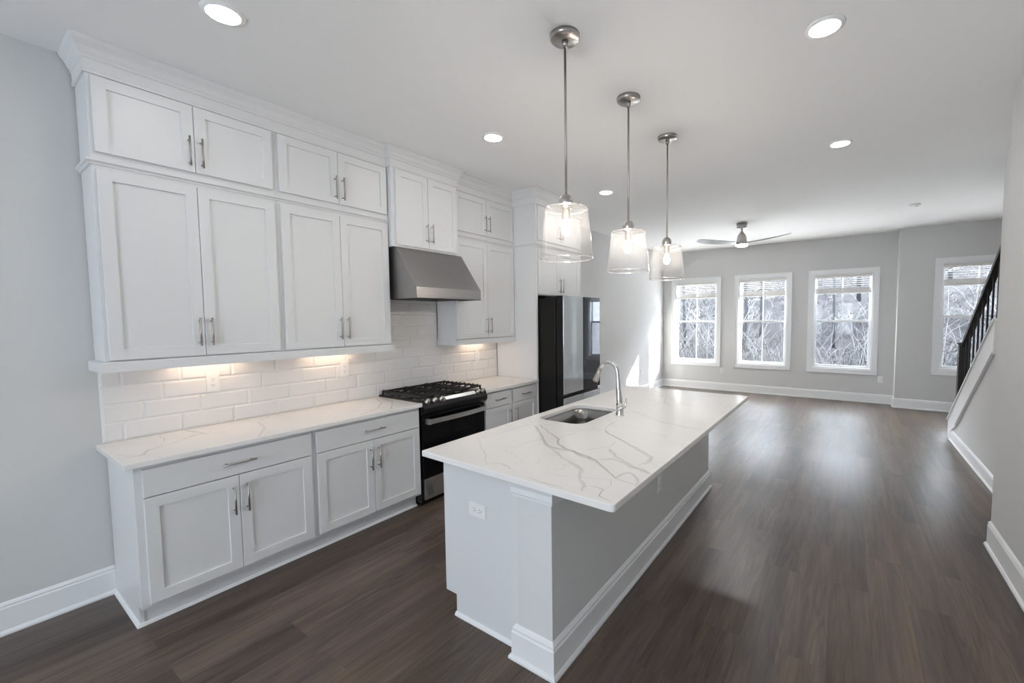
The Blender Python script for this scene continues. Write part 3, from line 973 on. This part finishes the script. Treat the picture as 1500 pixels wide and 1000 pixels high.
# island top with sink cut-out
sx0, sx1, sy0, sy1 = 1.748, 2.112, 1.872, 2.455
poly = [(1.6774, .950), (1.682, .946)] + [(2.833 - .018 + .018 * math.sin(k * PI / 8), .905 + .018 - .018 * math.cos(k * PI / 8)) for k in range(5)] + [(2.833, 3.52), (2.820, 3.5375), (1.690, 3.5375), (1.6774, 3.525)]
mb = slab(poly, rounded(sx0, sx1, sy0, sy1, .085)[::-1])
V = dict(
    a=[(1.869, 1.704), (1.943, 1.626), (2.02, 1.56), (2.107, 1.457), (2.202, 1.375), (2.277, 1.365), (2.347, 1.38), (2.437, 1.337), (2.538, 1.307), (2.62, 1.239), (2.713, 1.159), (2.772, 1.14), (2.823, 1.133)],
    b=[(1.86, 1.735), (1.906, 1.715), (2.027, 1.621), (2.164, 1.529), (2.228, 1.438), (2.299, 1.393), (2.375, 1.377), (2.472, 1.34), (2.542, 1.321)],
    c=[(2.202, 1.375), (2.306, 1.312), (2.392, 1.249), (2.472, 1.21), (2.538, 1.168), (2.578, 1.086), (2.644, 1.015), (2.666, .952)],
    d=[(2.539, 1.326), (2.592, 1.38), (2.662, 1.352), (2.725, 1.308), (2.744, 1.336), (2.811, 1.299), (2.829, 1.288)],
    e=[(2.297, 1.853), (2.347, 1.798), (2.446, 1.726), (2.522, 1.675), (2.618, 1.6), (2.699, 1.547), (2.746, 1.499), (2.761, 1.434), (2.733, 1.363)],
    f=[(2.297, 1.853), (2.27, 1.992), (2.273, 2.096)],
    g=[(2.50, 1.52), (2.523, 1.494), (2.603, 1.405), (2.679, 1.363), (2.742, 1.318), (2.829, 1.288)],
    h=[(2.718, 1.148), (2.72, 1.208), (2.74, 1.253), (2.784, 1.221), (2.818, 1.171), (2.824, 1.12)],
    i=[(2.65, 1.006), (2.695, 1.022), (2.739, 1.013), (2.747, .945), (2.815, .929)],
    j=[(2.739, 1.013), (2.739, 1.078), (2.703, 1.138)],
    k=[(2.328, .952), (2.414, .948), (2.516, .945), (2.591, .932)],
    l=[(1.690, 1.305), (1.781, 1.272), (1.906, 1.16), (2.013, 1.081), (2.104, .988)],
    m=[(1.700, 1.0), (1.706, 1.1), (1.688, 1.19)],
    n=[(1.781, 1.272), (1.803, 1.392), (1.804, 1.568), (1.829, 1.711)],
    o=[(2.215, 2.445), (2.373, 2.342), (2.537, 2.229), (2.646, 2.2), (2.816, 2.156)],
    p=[(2.504, 2.242), (2.601, 2.171), (2.649, 2.109)],
    q=[(2.673, 3.107), (2.746, 3.005), (2.818, 2.957)],
    r=[(2.384, 1.404), (2.441, 1.484), (2.488, 1.537), (2.469, 1.665)],
    s=[(2.113, .976), (2.154, 1.02), (2.225, 1.014), (2.303, .967)],
    t=[(1.81, 1.775), (1.831, 1.85)], u=[(1.705, 1.998), (1.690, 2.149)], v=[(1.70, 3.07), (1.816, 2.97), (1.961, 2.881)],
    w=[(1.9, 3.4), (2.1, 3.2), (2.25, 3.1), (2.45, 2.9), (2.6, 2.86)], x=[(2.25, 3.1), (2.3, 2.9), (2.42, 2.75)])
zt = C + .0004
ribbons(mb, [V[k] for k in 'abdegohc'], zt, .017, 2, rng)
ribbons(mb, [V[k] for k in 'abdge'], zt + .0002, .0085, 1, rng)
ribbons(mb, [V[k] for k in 'cfhijklmnopqrstuvwx'], zt + .0002, .0042, 1, rng)
tag(mb.build('island_top', ['quartz', 'vein', 'vein_soft']), 'large white veined quartz slab on the island, cut out for the sink', 'worktop')

# undermount sink
t = thing('sink', (1.93, 2.163, C - .23), 'stainless undermount sink set in the island top', 'sink')
mb = MB()
lv = [(-.006, C - CT - .0015, .09), (.004, C - CT - .004, .085), (.010, C - .12, .083), (.018, C - .195, .080), (.05, C - .215, .06), (.13, C - .219, .03)]
v, f = [], []
rings = []
for ins, z, r_ in lv:
    rings.append([(x, y, z) for x, y in rounded(sx0 + ins, sx1 - ins, sy0 + ins, sy1 - ins, r_)])
n = len(rings[0])
for r_ in rings: v += r_
for k in range(len(rings) - 1):
    for j in range(n):
        f.append((k * n + j, k * n + (j + 1) % n, (k + 1) * n + (j + 1) % n, (k + 1) * n + j))
f.append([(len(rings) - 1) * n + j for j in range(n)])
mb.add(v, f, 0, True)
mb.build('bowl', 'sink_steel', t)
MB().lathe([(0, C - .2165), (.034, C - .2165), (.042, C - .215), (.045, C - .2185)], 1.93, 2.163, 24).build('drain', 'chrome', t)

# faucet
t = thing('faucet', (2.215, 2.244, C), 'brushed gooseneck pull-down faucet behind the island sink', 'faucet')
fx, fy = 2.215, 2.244
MB().lathe([(0, C), (.030, C), (.030, C + .006), (.026, C + .03), (.024, C + .07), (.0, C + .07)], fx, fy, 28).build('base', 'chrome', t)
pts, rad = [], []
for k in range(7):
    z = C + .06 + k * (.24 / 6)
    pts.append((fx - .018 * k / 6, fy, z)); rad.append(.024 - .0105 * min(1, k / 5))
cx_, cz_, rr = fx - .018 - .072, C + .30, .072
for k in range(1, 15):
    a = k / 14 * math.radians(160)
    pts.append((cx_ + rr * math.cos(a), fy, cz_ + rr * 1.12 * math.sin(a))); rad.append(.0132)
MB().tube(pts, rad, 18).build('spout', 'chrome', t)
e = Vector(pts[-1]); dd = (Vector(pts[-1]) - Vector(pts[-2])).normalized()
MB().tube([e - dd * .006, e + dd * .03, e + dd * .09, e + dd * .105], [.0150, .0165, .0215, .0185], 18).build('spray_head', 'nickel', t)
MB().tube([(fx, fy + .02, C + .045), (fx + .006, fy + .045, C + .048), (fx + .012, fy + .062, C + .056), (fx + .016, fy + .075, C + .115)], [.011, .011, .008, .0055], 12).build('lever', 'chrome', t)


# ------------------------------------------------------------------ outlets
def outlet(center, right, up, normal, label, mtx=None, size=(.072, .117)):
    c, r_, u, n = Vector(center), Vector(right), Vector(up), Vector(normal)
    t = thing('wall_outlet', tuple(c), label, 'outlet', 'electrical outlets')
    def bx(mb, a0, a1, b0, b1, d0, d1):
        v = [tuple(c + r_ * a + u * b + n * d) for d in (d0, d1) for a, b in ((a0, b0), (a1, b0), (a1, b1), (a0, b1))]
        mb.add(v, [(0, 3, 2, 1), (4, 5, 6, 7), (0, 1, 5, 4), (1, 2, 6, 5), (2, 3, 7, 6), (3, 0, 4, 7)])
        return mb
    W, Hh = size[0] / 2, size[1] / 2
    mb = bx(MB(), -W, W, -Hh, Hh, .0003, .004)
    bx(mb, -W + .004, W - .004, -Hh + .004, Hh - .004, .004, .006)
    mb.build('cover_plate', 'outlet_white', t)
    for s in (-1, 1):
        mb = MB()
        rr_ = .0165
        pv = []
        for d in (.006, .0078):
            for k in range(16):
                a = 2 * PI * k / 16
                pv.append(tuple(c + r_ * (rr_ * math.cos(a)) + u * (s * .0195 + max(-.0135, min(.0135, rr_ * math.sin(a)))) + n * d))
        mb.add(pv, [list(range(16))[::-1], list(range(16, 32))] + [(k, (k + 1) % 16, 16 + (k + 1) % 16, 16 + k) for k in range(16)])
        so = mb.build('socket', 'outlet_white', t)
        mb = MB()
        bx(mb, -.0075, -.0055, s * .0195 - .001, s * .0195 + .008, .0078, .0082)
        bx(mb, .0055, .0075, s * .0195 - .001, s * .0195 + .007, .0078, .0082)
        bx(mb, -.0022, .0022, s * .0195 - .0095, s * .0195 - .005, .0078, .0082)
        mb.build('slots', 'slot_dark', so)


EY, EZ, EX = (0, 1, 0), (0, 0, 1), (1, 0, 0)
outlet((.0118, .552, 1.188), EY, EZ, EX, 'white outlet on the tiles under the end wall cabinet', size=(.076, .130))
outlet((.0118, 1.471, 1.182), EY, EZ, EX, 'white outlet on the tiles just left of the range', size=(.076, .130))
outlet((.0118, 3.055, 1.172), EY, EZ, EX, 'white outlet on the tiles right of the range')
outlet((0, 7.9, .447), EY, EZ, EX, 'white outlet low on the wall between the two sun patches')
outlet((1.306, YB, .432), (-1, 0, 0), EZ, (0, -1, 0), 'white outlet below the gap between the first two back windows')
outlet((4.033, YB, .436), (-1, 0, 0), EZ, (0, -1, 0), 'white outlet on the back wall beside the jog')
outlet((2.004, iy0, .622), EZ, (-1, 0, 0), (0, -1, 0), 'white outlet turned sideways on the island end panel')
outlet((px1, 2.292, .455), EY, EZ, EX, 'white outlet on the grey side of the island')


# ------------------------------------------------------------------ ceiling fixtures
def can(x, y, label):
    t = thing('recessed_light', (x, y, H), label, 'ceiling light', 'recessed ceiling lights')
    MB().lathe([(.068, H - .010), (.088, H - .005), (.090, H - .0003), (.066, H - .0003), (.068, H - .010)], x, y, 40).build('trim_ring', 'ceiling_paint', t)
    MB().lathe([(0, H - .0075), (.068, H - .0075), (.068, H - .004), (0, H - .004)], x, y, 40, smooth=False).build('light_lens', 'can_glow', t)


for x, y, lb in ((1.072, .357, 'lit recessed light in the ceiling near the end wall cabinets'), (3.398, 2.136, 'lit recessed light over the walkway right of the island'),
                 (1.16, 2.128, 'lit recessed light in front of the hood cabinet'), (1.19, 4.01, 'lit recessed light near the refrigerator cabinets'),
                 (3.44, 3.94, 'lit recessed light far along the walkway toward the living room'),
                 (1.1, -1.8, 'lit recessed light in the ceiling behind the viewer, cabinet side'), (3.4, -1.8, 'lit recessed light in the ceiling behind the viewer, wall side')):
    can(x, y, lb)
t = thing('smoke_detector', (4.214, 6.937, H), 'small round white smoke detector on the living room ceiling', 'smoke detector')
MB().lathe([(0, H - .032), (.045, H - .032), (.060, H - .022), (.064, H - .006), (.064, H - .0003), (0, H - .0003)], 4.214, 6.937, 32).build('body', 'outlet_white', t)
MB().lathe([(.0, H - .034), (.010, H - .034), (.012, H - .032)], 4.235, 6.92, 12).build('test_button', 'slot_dark', t)


def pendant(x, y, label):
    t = thing('pendant_light', (x, y, 1.915), label, 'pendant light', 'island pendants')
    MB().lathe([(0, H - .026), (.070, H - .026), (.076, H - .020), (.077, H - .0003), (0, H - .0003)], x, y, 40).lathe([(0, H - .060), (.014, H - .060), (.016, H - .026), (0, H - .026)], x, y, 20).build('canopy', 'nickel', t)
    MB().tube([(x, y, 2.225), (x, y, H - .055)], .0065, 12).build('rod', 'nickel', t)
    MB().lathe([(0, 2.248), (.010, 2.246), (.024, 2.239), (.034, 2.226), (.038, 2.212), (.038, 2.178), (.034, 2.176), (.022, 2.172), (.022, 2.115), (.0, 2.115)], x, y, 28).build('socket_cup', 'nickel', t)
    s = MB().lathe([(.036, 2.176), (.106, 2.174), (.113, 2.168), (.1165, 2.158), (.1405, 1.912), (.1375, 1.912), (.1135, 2.157), (.104, 2.1705), (.036, 2.1725)], x, y, 48).build('glass_shade', 'shade_glass', t)
    MB().lathe([(.1372, 1.9095), (.139, 1.908), (.1410, 1.9095), (.1405, 1.9135), (.1376, 1.9135), (.1372, 1.9095)], x, y, 48).build('rim', 'shade_rim', s)
    MB().lathe([(.1085, 2.1715), (.1115, 2.1745), (.1155, 2.1675), (.1125, 2.1655), (.1085, 2.1715)], x, y, 48).build('rim', 'shade_rim', s)
    MB().lathe([(0, 2.032), (.012, 2.034), (.021, 2.045), (.025, 2.060), (.022, 2.078), (.015, 2.095), (.012, 2.114), (0, 2.114)], x, y, 20).build('bulb', 'bulb_glow', t)


glassy('shade_rim', (0.95, 0.96, 0.96), 0.35, 0.1, haze=0.25, fres=0.5)
pendant(2.297, 1.430, 'glass pendant light over the near end of the island')
pendant(2.299, 2.200, 'middle glass pendant light, above the island sink')
pendant(2.297, 2.950, 'glass pendant light over the far end of the island')

# ceiling fan
fx, fy = 2.129, 6.778
t = thing('ceiling_fan', (fx, fy, 2.69), 'three-blade ceiling fan with a small light in the living room', 'ceiling fan')
MB().lathe([(0, H - .085), (.066, H - .085), (.076, H - .070), (.078, H - .0003), (0, H - .0003)], fx, fy, 32).build('canopy', 'nickel', t)
MB().tube([(fx, fy, 2.90), (fx, fy, H - .08)], .012, 12).build('downrod', 'nickel', t)
MB().lathe([(0, 2.925), (.020, 2.920), (.032, 2.895), (.055, 2.870), (.066, 2.845), (.075, 2.78), (.082, 2.735), (.088, 2.715), (.0, 2.715)], fx, fy, 32).build('motor_housing', 'nickel', t)
MB().lathe([(.086, 2.715), (.084, 2.702), (.06, 2.692), (0, 2.688)], fx, fy, 32).build('light_lens', 'fan_glow', t)
for ang in (101, 221, 341):
    a = math.radians(ang)
    d, s = Vector((math.cos(a), math.sin(a), 0)), Vector((-math.sin(a), math.cos(a), 0))
    v, f = [], []
    N = 14
    for k in range(N + 1):
        q = k / N
        r_ = .07 + q * .66
        wd = .030 + .036 * math.sin(min(1, q * 1.25) * PI / 2)
        if k == N: wd *= .45
        elif k == N - 1: wd *= .85
        tw = math.radians(22 - 8 * q)
        c0 = Vector((fx, fy, 2.742 + .03 * q * q)) + d * r_
        sv = s * math.cos(tw) + Vector((0, 0, math.sin(tw)))
        nv = Vector((0, 0, 1)) * .004
        for e in (-1, 1):
            v += [tuple(c0 + sv * wd * e - nv), tuple(c0 + sv * wd * e + nv)]
        if k:
            b_ = 4 * (k - 1)
            f += [(b_, b_ + 2, b_ + 6, b_ + 4), (b_ + 1, b_ + 5, b_ + 7, b_ + 3), (b_, b_ + 4, b_ + 5, b_ + 1), (b_ + 2, b_ + 3, b_ + 7, b_ + 6)]
    f += [(0, 1, 3, 2), (4 * N, 4 * N + 2, 4 * N + 3, 4 * N + 1)]
    MB().add(v, f).build('blade', 'fan_blade', t)

# under-cabinet lamps
for y, lb in ((.52, 'warm lamp strip under the end wall cabinet'), (1.34, 'warm lamp strip under the wall cabinet left of the hood'), (2.99, 'warm lamp strip under the wall cabinet right of the hood')):
    t = thing('under_cabinet_light', (.10, y, 1.368), lb, 'cabinet light', 'under-cabinet lamps')
    MB().box(.060, .110, y - .19, y + .19, 1.370, 1.3845).build('housing', 'outlet_white', t)
    MB().box(.066, .104, y - .18, y + .18, 1.3665, 1.3698).build('light_lens', 'under_glow', t)

# ------------------------------------------------------------------ stair and railing
t = thing('staircase', (5.3, 5.5, 0), 'staircase rising behind the railing at the right', 'staircase')
for k in range(10):
    y1 = 6.86 - k * .262
    z = .178 * (k + 1)
    MB().box(XS + .135, XO - .002, y1 - .285, y1, z - .03, z).build('tread', 'dark_wood', t)
    MB().box(XS + .135, XO - .002, y1 - .045, y1 - .025, z - .178, z - .03).build('riser', 'white_trim', t)
t = thing('stair_railing', (XS + .05, 6.7, kn(6.7)), 'dark wood stair railing with newel post and iron balusters', 'railing')
nx, ny = XS + .05, 6.665
cap = lambda y: kn(y) + .026
mb = MB().prism([(ny - .045, cap(ny - .045)), (ny + .045, cap(ny + .045)), (ny + .045, 1.225), (ny - .045, 1.225)], nx - .045, nx + .045, 'x')
n_ = mb.build('newel_post', 'dark_wood', t)
MB().cbox(nx - .058, nx + .058, ny - .058, ny + .058, 1.225, 1.250, .006).cbox(nx - .050, nx + .050, ny - .050, ny + .050, 1.05, 1.07, .004).build('cap', 'dark_wood', n_)
rl = lambda y: cap(y) + .76
mb = MB().prism([(6.62, rl(6.62) - .055), (5.055, rl(5.055) - .055), (5.055, rl(5.055)), (6.62, rl(6.62))], nx - .03, nx + .03, 'x')
mb.build('handrail', 'dark_wood', t)
y = 6.52
while y > 5.07:
    MB().prism([(y - .0075, cap(y - .0075)), (y + .0075, cap(y + .0075)), (y + .0075, rl(y + .0075) - .056), (y - .0075, rl(y - .0075) - .056)], nx - .0075, nx + .0075, 'x').build('baluster', 'black_iron', t)
    y -= .175

# ------------------------------------------------------------------ outdoors
mb = MB()
xs = [-40 + i * 3 for i in range(34)]
yy = [YB + .2 + i * 1.7 for i in range(22)]
gz = lambda x, y: -.45 + max(0, y - 15) * .09 + max(0, y - 22) ** 1.4 * .16 + .25 * math.sin(x * .35 + y * .2) * min(1, (y - 9) / 6)
v = [(x, y, gz(x, y)) for y in yy for x in xs]
f = [(j * 34 + i, j * 34 + i + 1, (j + 1) * 34 + i + 1, (j + 1) * 34 + i) for j in range(21) for i in range(33)]
mb.add(v, f, 0, True)
struct(mb.build('ground', 'litter', origin=(0, YB, 0)), 'leaf littered ground outside the windows')
struct(MB().box(-6, XJ + .1, YB + .165, 15.5, -.3, -.12).box(XJ + .17, 12, YJ + .165, 15.5, -.3, -.12).build('floor_reflector', 'reflector'), 'added unseen pale patio outside the back wall')  # unseen slab added to throw daylight up to the living room ceiling
struct(MB().box(XJ + .16, XJ + .30, YB + .16, YB + 1.5, -.4, 5.5).build('wall_sun_block', 'sun_block'), 'added unseen wall keeping sun off the third back window')  # added out of view to keep sun patches off the floor
struct(MB().box(XO + .2, XO + .35, YJ + .17, YJ + 2.2, -.4, 6.5).build('wall_sun_block_outer', 'sun_block'), 'added unseen wall keeping sun off the stair window')  # second added sun blocker, for the window by the stair


def tree(x, y, h, r, seed):
    g = random.Random(seed)
    z0 = gz(x, y)
    t = thing('tree', (x, y, z0), 'bare winter tree in the bright woods beyond the windows', 'tree', 'bare trees beyond the windows')
    lean = Vector((g.uniform(-.025, .025), g.uniform(-.025, .025), 1))
    P = [Vector((x, y, z0 - .1)) + lean * (h * k / 6) + Vector((g.uniform(-.05, .05), g.uniform(-.05, .05), 0)) * k * .5 for k in range(7)]
    MB().tube(P, [r * (1 - .12 * k) for k in range(7)], 8).build('trunk', 'bark', t)
    mb = MB()
    for _ in range(22):
        k = g.uniform(.25, 1) * 5.9
        i = int(k); p = P[i].lerp(P[i + 1], k - i)
        a = g.uniform(0, 2 * PI); L = g.uniform(.5, .95) * (1.15 - k / 9)
        d = Vector((math.cos(a), math.sin(a), g.uniform(.2, .9)))
        q = [p, p + d * L * .35 + Vector((0, 0, .05)), p + d * L * .7 + Vector((g.uniform(-.1, .1), g.uniform(-.1, .1), g.uniform(-.1, .2))), p + d * L]
        rb = r * .32 * (1.1 - k / 8)
        mb.tube(q, [rb, rb * .7, rb * .45, rb * .2], 5)
        for _ in range(3):
            j = g.randint(1, 2); d2 = Vector((g.uniform(-1, 1), g.uniform(-1, 1), g.uniform(-.1, .8))) * L * .28
            mb.tube([q[j], q[j] + d2 * .5 + Vector((0, 0, .04)), q[j] + d2], [rb * .45, rb * .3, rb * .12], 4)
    mb.build('branches', 'twig', t)


g = random.Random(11)
spots = []
n_ = 0
while len(spots) < 44 and n_ < 6000:
    n_ += 1
    y = g.uniform(19, 37); x = 3.5 + g.uniform(-.42, .36) * (y + .5)
    if all((x - a) ** 2 + (y - b) ** 2 > 2.5 ** 2 for a, b in spots): spots.append((x, y))
for i, (x, y) in enumerate(spots):
    tree(x, y, g.uniform(6, 10), g.uniform(.03, .085) * (.6 + y / 30), 100 + i)
# tangled undergrowth of thin stems with dry leaves still on them
mb = MB()
n_ = 0
while n_ < 2600:
    y = g.uniform(16, 31); x = 3.5 + g.uniform(-.42, .36) * (y + .5)
    L = g.uniform(.5, 2.8)
    if any((x - a) ** 2 + (y - b) ** 2 < (1.25 + .55 * L) ** 2 for a, b in spots) and g.random() < 1: 
        if any((x - a) ** 2 + (y - b) ** 2 < 1.0 ** 2 for a, b in spots): continue
        L = min(L, .7)
        if any((x - a) ** 2 + (y - b) ** 2 < 1.5 ** 2 for a, b in spots): L = .4
    n_ += 1
    z = gz(x, y)
    p = Vector((x, y, z - .03)); a = g.uniform(0, 2 * PI)
    d = Vector((math.cos(a) * .45, math.sin(a) * .45, 1))
    b = Vector((math.cos(a), math.sin(a), -.2)) * g.uniform(.05, .25) * L
    mb.tube([p, p + d * L * .4, p + d * L * .7 + b * .3, p + d * L * .9 + b], [.014, .011, .008, .004], 4)
    for _ in range(2):
        c = p + d * L * g.uniform(.3, .85)
        u_ = Vector((g.uniform(-1, 1), g.uniform(-1, 1), g.uniform(-1, 1))).normalized() * .06
        w_ = u_.orthogonal().normalized() * .035
        mb.add([tuple(c - u_), tuple(c + w_), tuple(c + u_), tuple(c - w_)], [(0, 1, 2, 3)], 1)
o = mb.build('undergrowth', ['twig', 'litter'])
o['kind'] = 'stuff'; o['label'] = 'tangled bare undergrowth outside the windows'; o['category'] = 'undergrowth'

# drop the helper property
for o in bpy.data.objects:
    if '_o' in o: del o['_o']
